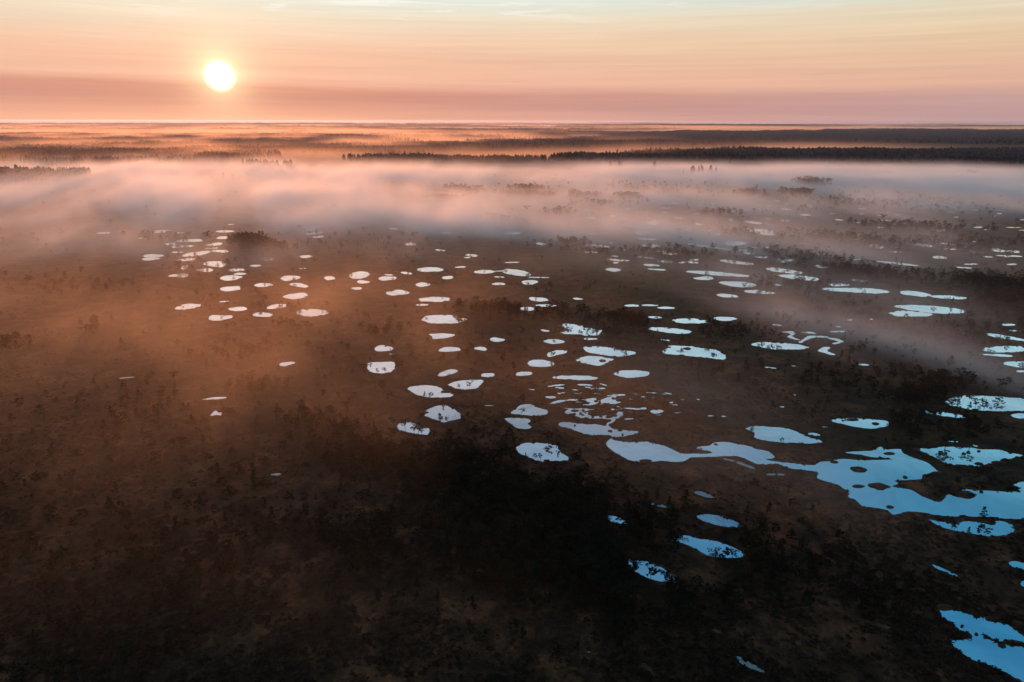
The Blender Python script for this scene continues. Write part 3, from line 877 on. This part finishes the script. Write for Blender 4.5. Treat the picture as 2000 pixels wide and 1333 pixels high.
# few of the loose trees stand right in front of open water
nrand = sum(len(a) for a in XS[:len(STANDS) + 1])
front = np.zeros(len(PX), bool)
for dd in (1.5, 3.5, 6.0, 9.0, 13.0):
    front |= in_water(PX * (1 + dd / np.hypot(PX, PY)), PY * (1 + dd / np.hypot(PX, PY)))
behind = np.zeros(len(PX), bool)
for dd in (1.0, 3.0, 5.5, 8.5, 12.0):
    behind |= in_water(PX * (1 - dd / np.hypot(PX, PY)), PY * (1 - dd / np.hypot(PX, PY)))
behind &= (np.arange(len(PX)) < nrand) & (np.hypot(PX, PY) < 300)
ok &= ~(behind & (rng.random(len(PX)) > .12))
front &= (np.arange(len(PX)) < nrand) & (np.hypot(PX, PY) < 520)
ok &= ~(front & (rng.random(len(PX)) > .04))
PX, PY, PH = PX[ok], PY[ok], PH[ok]
print('pines', len(PX))

qx, qy = to_px(PX, PY, PH * .6)
inframe = (qx > 4) & (qx < 1996) & (qy < 1329) & (qy > 200)
app = np.where(inframe, PH / np.hypot(PX, PY), 0)
order = np.argsort(-app)
single = order[:300]
rest = np.setdiff1d(np.arange(len(PX)), single)

STYLES = ['round', 'flat', 'spire', 'sparse', 'round', 'spire', 'flat', 'round']
shapes_hi = [pine_shape(10 + i, s, 1.0) for i, s in enumerate(STYLES)]
ME = []
for i, (t, c) in enumerate(shapes_hi):
    ME.append((mesh_np('trunk', t[0], t[1], mats=(M_BARK,), smooth=True), mesh_np('crown', c[0], c[1], mats=(M_NEEDLE,))))
WORDS = {'round': 'round-topped', 'flat': 'flat-topped', 'spire': 'narrow pointed', 'sparse': 'thin sparse'}

# landmarks a pine can be told by
LM = [((1271, 1115), 'the small blue pool nearest the bottom'), ((1386, 1068), 'the long blue pool with a pointed end'), ((1408, 1018), 'the smooth oval pool below the lake'),
      ((1206, 1017), 'the small broken pool in black heath'), ((1060, 882), 'the ragged blue pool left of the lake'), ((808, 838), 'the pool hidden behind leaning pines'),
      ((864, 809), 'the rounded grey pool'), ((840, 765), 'the long pale pool with ragged ends'), ((910, 751), 'the heart-shaped pale pool'), ((744, 718), 'the squarish white pool'),
      ((1265, 883), 'the broad western arm of the lake'), ((1420, 880), 'the winding neck of the lake'), ((1700, 920), 'the island in the big lake'), ((1880, 990), 'the south shore of the big lake'),
      ((1880, 888), 'the pool with three islets'), ((1900, 1030), 'the strip pool under the lake'), ((1930, 1230), 'the forked pool in the bottom corner'), ((1930, 788), 'the bright pool with tall pines'),
      ((1845, 808), 'the sliver pool in black heath'), ((1680, 826), 'the silted pool with an islet'), ((1528, 850), 'the leaf-shaped blue pool'), ((1030, 800), 'the kite-shaped grey pool'),
      ((1020, 827), 'the notched grey pool'), ((1180, 800), 'the maze of small channels'), ((1355, 688), 'the bright pool with one dark islet'), ((1230, 730), 'the smooth lens-shaped pool'),
      ((1190, 686), 'the long bright pool'), ((1130, 645), 'the hooked bright pool'), ((865, 624), 'the largest white pool amid brown heath'), ((613, 611), 'the big white oval pool'),
      ((432, 621), 'the lowest white pool on the left'), ((418, 780), 'the thin white slit pool'), ((560, 712), 'the lone small white pool'), ((1590, 660), 'the curling stream pool'),
      ((1525, 676), 'the pale pool below the curling stream'), ((1960, 655), 'the stacked pools at the right edge')]
lmx, lmy = zip(*[ground_at(a, b) for (a, b), _ in LM])
lmx, lmy = np.array(lmx), np.array(lmy)
labels = []
for i in single:
    d = np.hypot(lmx - PX[i], lmy - PY[i])
    j = int(np.argmin(d))
    u, v = to_px(PX[i], PY[i], 0)
    sty = STYLES[i % 8]
    size = 'tall' if PH[i] > 4.2 else ('low' if PH[i] < 2.6 else 'middling')
    if d[j] < 45:
        a, b = LM[j][0]
        du, dv = float(u) - a, float(v) - b
        if abs(du) > 2.2 * abs(dv):
            rel = 'right of' if du > 0 else 'left of'
        else:
            rel = 'in front of' if dv > 0 else 'just behind'
        lab = f'{size} {WORDS[sty]} pine {rel} {LM[j][1]}'
        grp = f'pines around {LM[j][1]}'
    else:
        zone = 'on the black heath at the bottom' if v > 960 and u > 850 else ('on the dim brown heath lower left' if v > 760 and u < 850 else ('on the hazy brown heath' if u < 1100 else 'on the dark heath towards the lake'))
        lab = f'{size} {WORDS[sty]} pine {zone}'
        grp = f'pines {zone}'
    labels.append([lab, grp, float(u), float(v)])
# where several share a description, tell the outermost ones apart
byl = {}
for q, L in enumerate(labels):
    byl.setdefault(L[0], []).append(q)
for lab, qs in byl.items():
    if len(qs) == 2:
        a, b = sorted(qs, key=lambda q: labels[q][2])
        labels[a][0] = lab.replace(' pine ', ' pine, left one, ')
        labels[b][0] = lab.replace(' pine ', ' pine, right one, ')
    elif 3 <= len(qs):
        s = sorted(qs, key=lambda q: labels[q][2])
        labels[s[0]][0] = lab.replace(' pine ', ' pine, leftmost, ')
        labels[s[-1]][0] = lab.replace(' pine ', ' pine, rightmost, ')
        mid = sorted(s[1:-1], key=lambda q: labels[q][3])
        labels[mid[0]][0] = lab.replace(' pine ', ' pine, farthest off, ')
        if len(mid) > 1:
            labels[mid[-1]][0] = lab.replace(' pine ', ' pine, nearest one, ')
for L in labels:
    if len(L[0].replace(',', ' ').split()) > 15:
        L[0] = L[0].replace('round-topped ', 'round ').replace('flat-topped ', 'flat ').replace('narrow pointed ', 'narrow ').replace('thin sparse ', 'sparse ')
    if len(L[0].split()) > 15:
        L[0] = L[0].split(' ', 1)[1]
for q, i in enumerate(single):
    k = i % 8
    e = bpy.data.objects.new('bog_pine', None)
    COL.objects.link(e)
    e.location = (PX[i], PY[i], -0.12)
    e.rotation_euler = (0, 0, rng.uniform(0, 6.28))
    w = PH[i] * rng.uniform(.85, 1.25)
    e.scale = (w, w, PH[i])
    tag(e, labels[q][0], 'pine tree', labels[q][1])
    link('trunk', ME[k][0], e)
    link('crown', ME[k][1], e)

lo = [pine_shape(40 + i, s, .42)[1] for i, s in enumerate(STYLES)]
lot = [tube([(0, 0, 0), (0, 0, .9)], [.02, .004], 3) for _ in STYLES]
m = len(rest)
rr = rng.uniform(0, 6.28, m)
ss = PH[rest] * rng.uniform(.85, 1.3, m)
pk = rest % 8
# larger sprays so that far crowns stay closed
lo2 = []
for i, s in enumerate(STYLES):
    g = np.random.default_rng(70 + i)
    v, f = lo[i]
    c = v.reshape(-1, 4, 3)
    mid = c.mean(1, keepdims=True)
    lo2.append((((c - mid) * 1.55 + mid).reshape(-1, 3), f))
v1, f1 = scatter_copies(lo2, PX[rest], PY[rest], np.full(m, -.1), ss, PH[rest], rr, pk)
link('pine_woods', mesh_np('pine_woods', v1, f1, mats=(M_NEEDLE,)), label='scattered dark pines growing thinly over the far bog', cat='trees', kind='stuff')
v1, f1 = scatter_copies(lot, PX[rest], PY[rest], np.full(m, -.1), ss, PH[rest], rr, pk)
link('pine_woods_trunks', mesh_np('pine_woods_trunks', v1, f1, mats=(M_BARK,)), parent=bpy.data.objects['pine_woods'])

# ------------------------------------------------------------------ heather and moss hummocks
n = 60000
py = 470 + (1500 - 470) * rng.random(n) ** .9
px = rng.uniform(-300, 2300, n)
x, y = ground_at(px, py)
dn = fbm(x / 14 + 900, y / 14 + 900, 31, 4)
keep = (rng.random(n) < sstep(.34, .6, dn) * .9 + .1)
x, y = x[keep], y[keep]
keep = ~in_water(x, y)
x, y = x[keep], y[keep]
# a lip of sedge and heather round every pool
ex, ey = [], []
for Q, size in SHORES:
    d = np.hypot(*Q.mean(0))
    if d > 700:
        continue
    m = int(len(Q) * .8)
    idx = rng.integers(0, len(Q), m)
    T = np.roll(Q, -1, 0) - np.roll(Q, 1, 0)
    N = np.c_[T[:, 1], -T[:, 0]]
    N /= np.maximum(np.linalg.norm(N, axis=1, keepdims=True), 1e-6)
    s = rng.uniform(.0, .9, (m, 1)) * np.where(rng.random((m, 1)) < .5, 1, -1)
    p = Q[idx] + N[idx] * s
    ex.append(p[:, 0]); ey.append(p[:, 1])
ex, ey = np.concatenate(ex), np.concatenate(ey)
kk = ~in_water(ex, ey)
ex, ey = ex[kk], ey[kk]
n1, n2 = len(x), len(ex)
x, y = np.r_[x, ex], np.r_[y, ey]
sx = np.r_[rng.uniform(.35, 1.1, n1), rng.uniform(.25, .5, n2)] * (1 + .5 * sstep(200, 600, y))
sz = np.r_[rng.uniform(.3, .9, n1), rng.uniform(.25, .55, n2)]
v1, f1 = scatter_copies([tuft_shape(90 + i) for i in range(6)], x, y, np.full(len(x), -.12), sx, sz, rng.uniform(0, 6.28, len(x)), rng.integers(0, 6, len(x)))
link('heather', mesh_np('heather', v1, f1, mats=(M_HEATH,)), label='low brown heather and moss covering the bog', cat='heather', kind='stuff')
print('heather', len(x))

# ------------------------------------------------------------------ far forests
FBELT = [  # x, y, half width, half height (picture), strength
(1700, 305, 440, 8, 1.5), (1950, 308, 330, 11, 1.5), (1250, 312, 170, 4, 1.0), (860, 317, 220, 3.0, .95), (525, 330, 62, 2.6, .8),
(1650, 268, 560, 10, 1.4), (1330, 279, 180, 5, 1.1), (1150, 283, 280, 7, .9), (880, 288, 220, 7, .8), (1050, 262, 300, 4, .8),
(320, 277, 470, 13, 1.45), (80, 300, 240, 20, 1.5), (500, 296, 260, 9, .85), (130, 320, 120, 9, .7), (40, 357, 90, 9, .9), (150, 352, 50, 4, .7), (700, 298, 200, 8, .7), (330, 310, 200, 8, .9),
(1800, 243, 300, 1.6, 1.0), (1500, 249, 200, 1.0, .8), (700, 250, 500, 1.8, .8), (300, 251, 350, 2.2, .7), (900, 256, 260, 2, .8), (1900, 258, 300, 4, 1.0)]



def forest_mask(x, y):
    u, v = to_px(x, y, 0)
    s = np.zeros_like(x)
    for (cx, cy, rx, ry, st) in FBELT:
        s = np.maximum(s, st * np.exp(-((u - cx) / rx) ** 4 - ((v - cy) / ry) ** 4))
    big = fbm(x / 420 + 80, y / 420 + 80, 51, 5, .55)
    far = sstep(2600, 5200, y) * sstep(.50, .60, fbm(x / 1500 + 10, y / 900 + 10, 57, 4)) * .8
    return np.clip(np.maximum(s, far) + (big - .5) * 1.5 + (fbm(x / 90 + 8, y / 90 + 8, 53, 3) - .5) * .35, 0, 1.5)


def make_forest():
    az = np.linspace(R(-62), R(62), 1900)
    rad = np.geomspace(850, 21000, 540)
    Rr, A = np.meshgrid(rad, az, indexing='ij')
    X, Y = Rr * np.sin(A), Rr * np.cos(A)
    m = forest_mask(X, Y)
    on = sstep(.40, .85, m)
    cell = rng.random(X.shape)
    tall = fbm(X / 130 + 5, Y / 130 + 5, 61, 4)
    hh = (9 + 11 * tall + 6.5 * (cell ** 3) * (vnoise(X / 40, Y / 40, 66) > .4) + 3 * (vnoise(X / 16, Y / 16, 67) - .5))
    hh = hh * np.where(Rr > 6000, 1.25, 1)
    small = np.where(Rr < 1400, .55, 1)
    hill = 16 * sstep(7000, 15000, Rr) * sstep(.42, .70, fbm(X / 3800 + 3, Y / 2600 + 3, 63, 4))
    z = np.where(on > .02, on ** .7 * (hh * small + hill), 0) - .6 * (on <= .02)
    v = np.c_[X.ravel(), Y.ravel(), z.ravel()]
    nr, na = X.shape
    i, j = np.meshgrid(np.arange(nr - 1), np.arange(na - 1), indexing='ij')
    a = i * na + j
    q = np.stack([a, a + 1, a + na + 1, a + na], -1)
    act = (on[:-1, :-1] > .02) | (on[1:, 1:] > .02) | (on[1:, :-1] > .02) | (on[:-1, 1:] > .02)
    q = q[act]
    used = np.unique(q)
    remap = np.zeros(len(v), int)
    remap[used] = np.arange(len(used))
    q = remap[q]
    f = q[:, ::-1]
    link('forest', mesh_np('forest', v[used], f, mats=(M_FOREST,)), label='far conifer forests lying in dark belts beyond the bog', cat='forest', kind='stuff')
    # spruces and birches standing out of the front rows
    n = 60000
    u = rng.uniform(-200, 2200, n)
    w = 258 + 110 * rng.random(n)
    x, y = ground_at(u, w)
    mm = forest_mask(x, y)
    k = (rng.random(n) < sstep(.25, .6, mm)) & (y < 5200)
    x, y, mm = x[k], y[k], mm[k]
    tall = fbm(x / 130 + 5, y / 130 + 5, 61, 4)
    h = (13 + 9 * tall + 5 * rng.random(len(x)) ** 3) * np.where(np.hypot(x, y) < 1400, .6, 1)
    cone = []
    for s_ in range(5):
        g = np.random.default_rng(200 + s_)
        V, Fc = [], []
        seg = 6
        lv = [(.10, .16), (.30, .13), (.5, .105), (.7, .07), (.88, .03)] if s_ < 3 else [(.18, .12), (.4, .2), (.62, .2), (.82, .13), (.95, .05)]
        for (zz, r) in lv:
            for t in range(seg):
                a = 2 * math.pi * t / seg + g.normal() * .2
                rr_ = r * g.uniform(.65, 1.25)
                V.append((math.cos(a) * rr_, math.sin(a) * rr_, zz + g.normal() * .02))
        V.append((0, 0, 1.0))
        for l in range(len(lv) - 1):
            for t in range(seg):
                a, b = l * seg + t, l * seg + (t + 1) % seg
                Fc += [(a, b, b + seg), (a, b + seg, a + seg)]
        for t in range(seg):
            Fc.append(((len(lv) - 1) * seg + t, (len(lv) - 1) * seg + (t + 1) % seg, len(V) - 1))
        cone.append((np.array(V), np.array(Fc)))
    v1, f1 = scatter_copies(cone, x, y, np.full(len(x), -.3), h, h, rng.uniform(0, 6.28, len(x)), rng.choice(5, len(x), p=[.3, .2, .2, .15, .15]))
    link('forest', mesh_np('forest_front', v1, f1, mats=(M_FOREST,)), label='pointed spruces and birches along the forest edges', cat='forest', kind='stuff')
    print('forest trees', len(x))


make_forest()


# ------------------------------------------------------------------ haze and mist
def make_haze():
    m, k, out = new_mat('haze')
    p = k.n('ShaderNodeVolumePrincipled')
    p.inputs['Color'].default_value = (0.70, 0.80, 1.0, 1)
    p.inputs['Density'].default_value = HAZE_DENSITY
    p.inputs['Anisotropy'].default_value = HAZE_G
    k.t.links.new(p.outputs[0], out.inputs['Volume'])
    s = 47000.0
    z0, z1 = -2.0, 104.0
    v = [(-s, -s, z0), (s, -s, z0), (s, s, z0), (-s, s, z0), (-s, -s, z1), (s, -s, z1), (s, s, z1), (-s, s, z1)]
    f = [(0, 3, 2, 1), (4, 5, 6, 7), (0, 1, 5, 4), (1, 2, 6, 5), (2, 3, 7, 6), (3, 0, 4, 7)]
    link('haze', mesh_np('haze', v, f, mats=(m,)), label='thin even morning haze over the whole bog', cat='haze', kind='stuff')


make_haze()


def mist_material(name, g, rate, tint=(0.985, 0.97, 0.975)):
    m, k, out = new_mat(name)
    p = k.n('ShaderNodeVolumePrincipled')
    p.inputs['Color'].default_value = tint + (1,)
    p.inputs['Density'].default_value = 1.0
    p.inputs['Density Attribute'].default_value = 'density'
    p.inputs['Anisotropy'].default_value = g
    k.t.links.new(p.outputs[0], out.inputs['Volume'])
    for a in ('volume_step_rate',):
        try:
            setattr(m.cycles, a, rate)
        except Exception:
            pass
    return m


def make_mist(name, lo, hi, res, dens_fn, mat, label):
    """a real fog bank: density values on a 3D grid, turned into a volume"""
    nx, ny, nz = res
    xs, ys, zs = (np.linspace(lo[i], hi[i], res[i]) for i in range(3))
    X, Y = np.meshgrid(xs, ys, indexing='ij')
    D = dens_fn(X, Y, zs).astype(np.float32)      # (nx, ny, nz)
    N = nx * ny * nz
    me = bpy.data.meshes.new(name)
    me.vertices.add(N)
    at = me.attributes.new('mist_density', 'FLOAT', 'POINT')
    at.data.foreach_set('value', D.ravel())
    me.update()
    o = link(name, me, label=label, cat='mist', kind='stuff')
    ng = bpy.data.node_groups.new(name, 'GeometryNodeTree')
    ng.interface.new_socket('Geometry', in_out='INPUT', socket_type='NodeSocketGeometry')
    ng.interface.new_socket('Geometry', in_out='OUTPUT', socket_type='NodeSocketGeometry')
    nn, ln = ng.nodes, ng.links
    gi, go = nn.new('NodeGroupInput'), nn.new('NodeGroupOutput')
    pos = nn.new('GeometryNodeInputPosition')
    sep = nn.new('ShaderNodeSeparateXYZ')
    ln.new(pos.outputs[0], sep.inputs[0])

    def mth(op, a, b=None):
        q = nn.new('ShaderNodeMath')
        q.operation = op
        for i, v in enumerate((a, b)):
            if v is None:
                continue
            if isinstance(v, (int, float)):
                q.inputs[i].default_value = v
            else:
                ln.new(v, q.inputs[i])
        return q.outputs[0]
    ids = []
    for a in range(3):
        t = mth('MULTIPLY', mth('SUBTRACT', sep.outputs[a], float(lo[a])), (res[a] - 1) / float(hi[a] - lo[a]))
        t = mth('MINIMUM', mth('MAXIMUM', mth('ROUND', t), 0.0), float(res[a] - 1))
        f2i = nn.new('FunctionNodeFloatToInt')
        ln.new(t, f2i.inputs[0])
        ids.append(f2i.outputs[0])

    def imath(op, a, b):
        q = nn.new('FunctionNodeIntegerMath')
        q.operation = op
        for i, v in enumerate((a, b)):
            if isinstance(v, int):
                q.inputs[i].default_value = v
            else:
                ln.new(v, q.inputs[i])
        return q.outputs[0]
    idx = imath('ADD', imath('MULTIPLY', imath('ADD', imath('MULTIPLY', ids[0], ny), ids[1]), nz), ids[2])
    na = nn.new('GeometryNodeInputNamedAttribute')
    na.data_type = 'FLOAT'
    na.inputs[0].default_value = 'mist_density'
    si = nn.new('GeometryNodeSampleIndex')
    si.data_type = 'FLOAT'
    si.clamp = True
    ln.new(gi.outputs[0], si.inputs[0])
    ln.new(na.outputs[0], si.inputs[1])
    ln.new(idx, si.inputs['Index'])
    vc = nn.new('GeometryNodeVolumeCube')
    ln.new(si.outputs[0], vc.inputs['Density'])
    vc.inputs['Background'].default_value = 0.0
    vc.inputs['Min'].default_value = lo
    vc.inputs['Max'].default_value = hi
    for a, nm in enumerate(('Resolution X', 'Resolution Y', 'Resolution Z')):
        vc.inputs[nm].default_value = res[a]
    sm = nn.new('GeometryNodeSetMaterial')
    sm.inputs['Material'].default_value = mat
    ln.new(vc.outputs[0], sm.inputs[0])
    ln.new(sm.outputs[0], go.inputs[0])
    md = o.modifiers.new('mist', 'NODES')
    md.node_group = ng
    me.materials.append(mat)
    return o


# fog banks of the middle distance: x, y, half width, half height, tilt, vertical optical depth, height in metres
BANKS = [
(230, 388, 430, 46, 0, .38, 10), (620, 395, 330, 42, 3, .34, 9), (1080, 356, 420, 12, 0, .50, 6), (1680, 354, 440, 16, 1, 1.3, 5), (1950, 370, 220, 22, 3, 1.1, 5),
(300, 340, 380, 9, 0, .30, 10), (1000, 337, 500, 5, 0, .18, 9), (930, 446, 360, 28, 3, .48, 7), (1240, 440, 250, 28, 4, .33, 7), (650, 440, 300, 22, 2, .22, 8), (1420, 478, 280, 18, 6, .17, 6),
(160, 465, 320, 34, -2, .15, 8), (330, 500, 520, 38, 0, .11, 7), (1550, 408, 350, 26, 3, .23, 6), (1850, 405, 250, 24, 3, .24, 6), (1500, 337, 500, 5, 0, .22, 4), (1250, 395, 260, 22, 3, .24, 7), (1650, 510, 300, 22, 6, .10, 6), (1850, 480, 200, 26, 6, .08, 6)]
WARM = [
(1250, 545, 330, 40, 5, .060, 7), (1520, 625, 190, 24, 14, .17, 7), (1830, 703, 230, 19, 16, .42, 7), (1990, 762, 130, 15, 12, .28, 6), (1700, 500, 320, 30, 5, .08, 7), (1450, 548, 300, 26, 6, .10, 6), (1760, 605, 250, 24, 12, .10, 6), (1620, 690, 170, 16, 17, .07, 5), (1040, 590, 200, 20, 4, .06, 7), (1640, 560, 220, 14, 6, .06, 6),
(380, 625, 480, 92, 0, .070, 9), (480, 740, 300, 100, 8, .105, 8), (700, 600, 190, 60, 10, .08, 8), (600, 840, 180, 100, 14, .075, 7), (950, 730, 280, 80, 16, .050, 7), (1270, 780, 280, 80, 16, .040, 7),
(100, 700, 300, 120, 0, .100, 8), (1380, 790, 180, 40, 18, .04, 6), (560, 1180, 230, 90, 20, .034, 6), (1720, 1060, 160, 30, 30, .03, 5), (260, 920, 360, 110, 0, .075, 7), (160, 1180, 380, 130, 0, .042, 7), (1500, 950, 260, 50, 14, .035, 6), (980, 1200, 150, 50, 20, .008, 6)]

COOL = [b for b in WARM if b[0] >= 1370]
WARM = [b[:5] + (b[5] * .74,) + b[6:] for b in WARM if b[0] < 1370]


def bank_density(X, Y, zs, banks, warm):
    u, v = to_px(X, Y, 0.0)
    # wind and light run from the sun towards the right foreground
    dx, dy = -SUN_DIR.x, -SUN_DIR.y
    L = math.hypot(dx, dy)
    dx, dy = dx / L, dy / L
    al, ac = X * dx + Y * dy, -X * dy + Y * dx
    k = .55 if warm else 1.0
    w1 = fbm(al / (160 * k) + 40, ac / (60 * k) + 40, 71, 5, .58)
    w2 = fbm(al / (55 * k) + 10 + 2 * w1, ac / (22 * k) + 10 + 2 * w1, 76, 4, .65)
    wisp = np.clip(.12 + 3.0 * (w1 - .39), 0, 2.4) * (.30 + 1.4 * w2)
    D = np.zeros(X.shape + (len(zs),), np.float32)
    base_t = (.013 if banks is WARM else .004) * sstep(90, 300, Y) if warm else .002 * sstep(300, 500, Y)
    D += (base_t * (.5 + .5 * wisp) / 7)[..., None] * np.exp(-np.maximum(zs, 0) / 7)
    for (cx, cy, rx, ry, tilt, tau, h) in banks:
        c, s = math.cos(R(tilt)), math.sin(R(tilt))
        a, b = u - cx, v - cy
        p, q = (a * c + b * s) / rx, (-a * s + b * c) / ry
        g = np.exp(-(p * p + q * q) * 1.1)
        if warm:
            ww = (.50 + .55 * wisp) if cx < 1400 else (.3 + .8 * wisp)
        else:
            ww = .26 + .78 * wisp
        D += (tau / h * g * ww)[..., None] * np.exp(-np.maximum(zs, 0) / h)
    # ragged tops
    for i, z in enumerate(zs):
        t = fbm(al / 32 + z * .15, ac / 26 - z * .1, 81, 4, .6)
        D[..., i] *= np.clip(2.6 * t - .1 - .012 * z, 0, 2.2) if z > 3 else 1
    edge = sstep(0, .04, (X - X.min()) / np.ptp(X)) * sstep(0, .04, (X.max() - X) / np.ptp(X)) * sstep(0, .04, (Y - Y.min()) / np.ptp(Y)) * sstep(0, .06, (Y.max() - Y) / np.ptp(Y))
    D *= edge[..., None] * (1 - (np.maximum(zs, 0) / zs[-1]) ** 3)
    D[D < 2e-6] = 0
    return D


make_mist('mist', (-1150., 330., -0.5), (1350., 1900., 31.5), (420, 262, 14), lambda X, Y, z: bank_density(X, Y, z, BANKS, False), mist_material('mist', .50, 3.0, (.99, 1.0, 1.0)),
          'white morning fog bank lying across the far side of the bog')
make_mist('mist', (-60., 130., -0.5), (640., 660., 27.5), (170, 130, 11), lambda X, Y, z: bank_density(X, Y, z, COOL, True), mist_material('sky_tinted_mist', .35, 3.0, (.93, .97, 1.0)),  # cool twin of the nearer mist: its less sunlit tone is in the colour
          'wisps of mist in a cool skylight tint trailing over the right-hand pools')
make_mist('mist', (-520., 80., -0.5), (560., 640., 27.5), (240, 130, 11), lambda X, Y, z: bank_density(X, Y, z, WARM, True), mist_material('sun_tinted_mist', .60, 3.0, (.84, .65, .44)),  # brown-gold glow of the low sun is put into the mist colour
          'thin mist tinted with brown-gold sun glow drifting over the nearer heath')

FARB = [(1560, 289, 200, 3.2, .26, 9), (1600, 252, 520, 2.6, .34, 12), (300, 262, 420, 4, .22, 12), (60, 318, 260, 8, .16, 9), (450, 290, 330, 5, .12, 10), (850, 304, 330, 3.5, .20, 9),
        (1300, 297, 240, 3, .12, 9), (1000, 274, 400, 2.5, .20, 12), (700, 262, 400, 3, .22, 12), (1400, 240, 600, 2.0, .5, 16), (500, 243, 700, 2, .3, 16), (250, 300, 250, 4, .12, 9), (600, 322, 400, 4, .12, 8), (150, 338, 300, 5, .14, 9)]



def far_mist(X, Y, zs):
    u, v = to_px(X, Y, 6.0)
    fm = sstep(.35, .65, forest_mask(X, Y))
    w1 = fbm(X / 900 + 3, Y / 420 + 3, 91, 5, .55)
    w2 = fbm(X / 260 + 3 + w1, Y / 160 + 3, 96, 4, .6)
    wisp = np.clip(.1 + 3.0 * (w1 - .42), 0, 2.2) * (.4 + 1.2 * w2)
    base = (.02 + .09 * sstep(6000, 10000, Y)) * sstep(1500, 2300, Y)
    left = sstep(1500, 500, u)
    D = ((base * (.30 + .45 * left) * wisp * (1 - (.97 - .35 * left) * fm)) / 12)[..., None] * np.exp(-np.maximum(zs, 0) / 12)
    # torn shreds of mist lifting off the woods under the sun
    a = X * .93 - Y * .37
    w3 = fbm(X / 210 + 3 * w1, Y / 330 + 9, 101, 5, .6)
    shred = sstep(.50, .66, w3) * left * sstep(1500, 1900, Y) * sstep(6500, 3500, Y)
    lift = 26 * fbm(X / 150 + 31, Y / 150 + 31, 111, 3)
    for i, z in enumerate(zs):
        D[..., i] += .0042 * shred * np.exp(-((z - lift) / 13) ** 2)
    for (cx, cy, rx, ry, tau, h) in FARB:
        g = np.exp(-(((u - cx) / rx) ** 2 + ((v - cy) / ry) ** 2) * 1.1)
        D += (tau / h * g * (.3 + .8 * wisp) * (1 - .8 * fm))[..., None] * np.exp(-np.maximum(zs, 0) / h)
    edge = sstep(0, .05, (X - X.min()) / np.ptp(X)) * sstep(0, .05, (X.max() - X) / np.ptp(X)) * sstep(Y.min(), Y.min() + 300, Y) * sstep(Y.max(), Y.max() - 1500, Y)
    D *= edge[..., None] * (1 - (np.maximum(zs, 0) / zs[-1]) ** 3)
    D[D < 2e-6] = 0
    return D


make_mist('mist', (-9000., 1500., -0.5), (10500., 13500., 51.5), (430, 400, 9), far_mist, mist_material('far_mist', .50, 2.5, (.96, .72, .50)),  # orange glow under the sun is painted into this mist's tint
          'bands of mist tinted with sun glow lying between the far forests')


def horizon_mist(X, Y, zs):
    w = fbm(X / 2600 + 3, Y / 1500 + 3, 131, 5, .6)
    t = .017 * np.clip(.25 + 3 * (w - .40), .15, 2)
    D = (t / 20)[..., None] * np.exp(-np.maximum(zs, 0) / 20)
    edge = sstep(0, .05, (X - X.min()) / np.ptp(X)) * sstep(0, .05, (X.max() - X) / np.ptp(X)) * sstep(Y.min(), Y.min() + 3000, Y) * sstep(Y.max(), Y.max() - 3000, Y)
    return D * edge[..., None] * (1 - (np.maximum(zs, 0) / zs[-1]) ** 3)


make_mist('mist', (-28000., 10000., -0.5), (28000., 38000., 79.5), (280, 190, 8), horizon_mist, mist_material('horizon_mist', .35, 2.5, (.96, .95, 1.0)),
          'pale mauve mist dissolving the horizon')
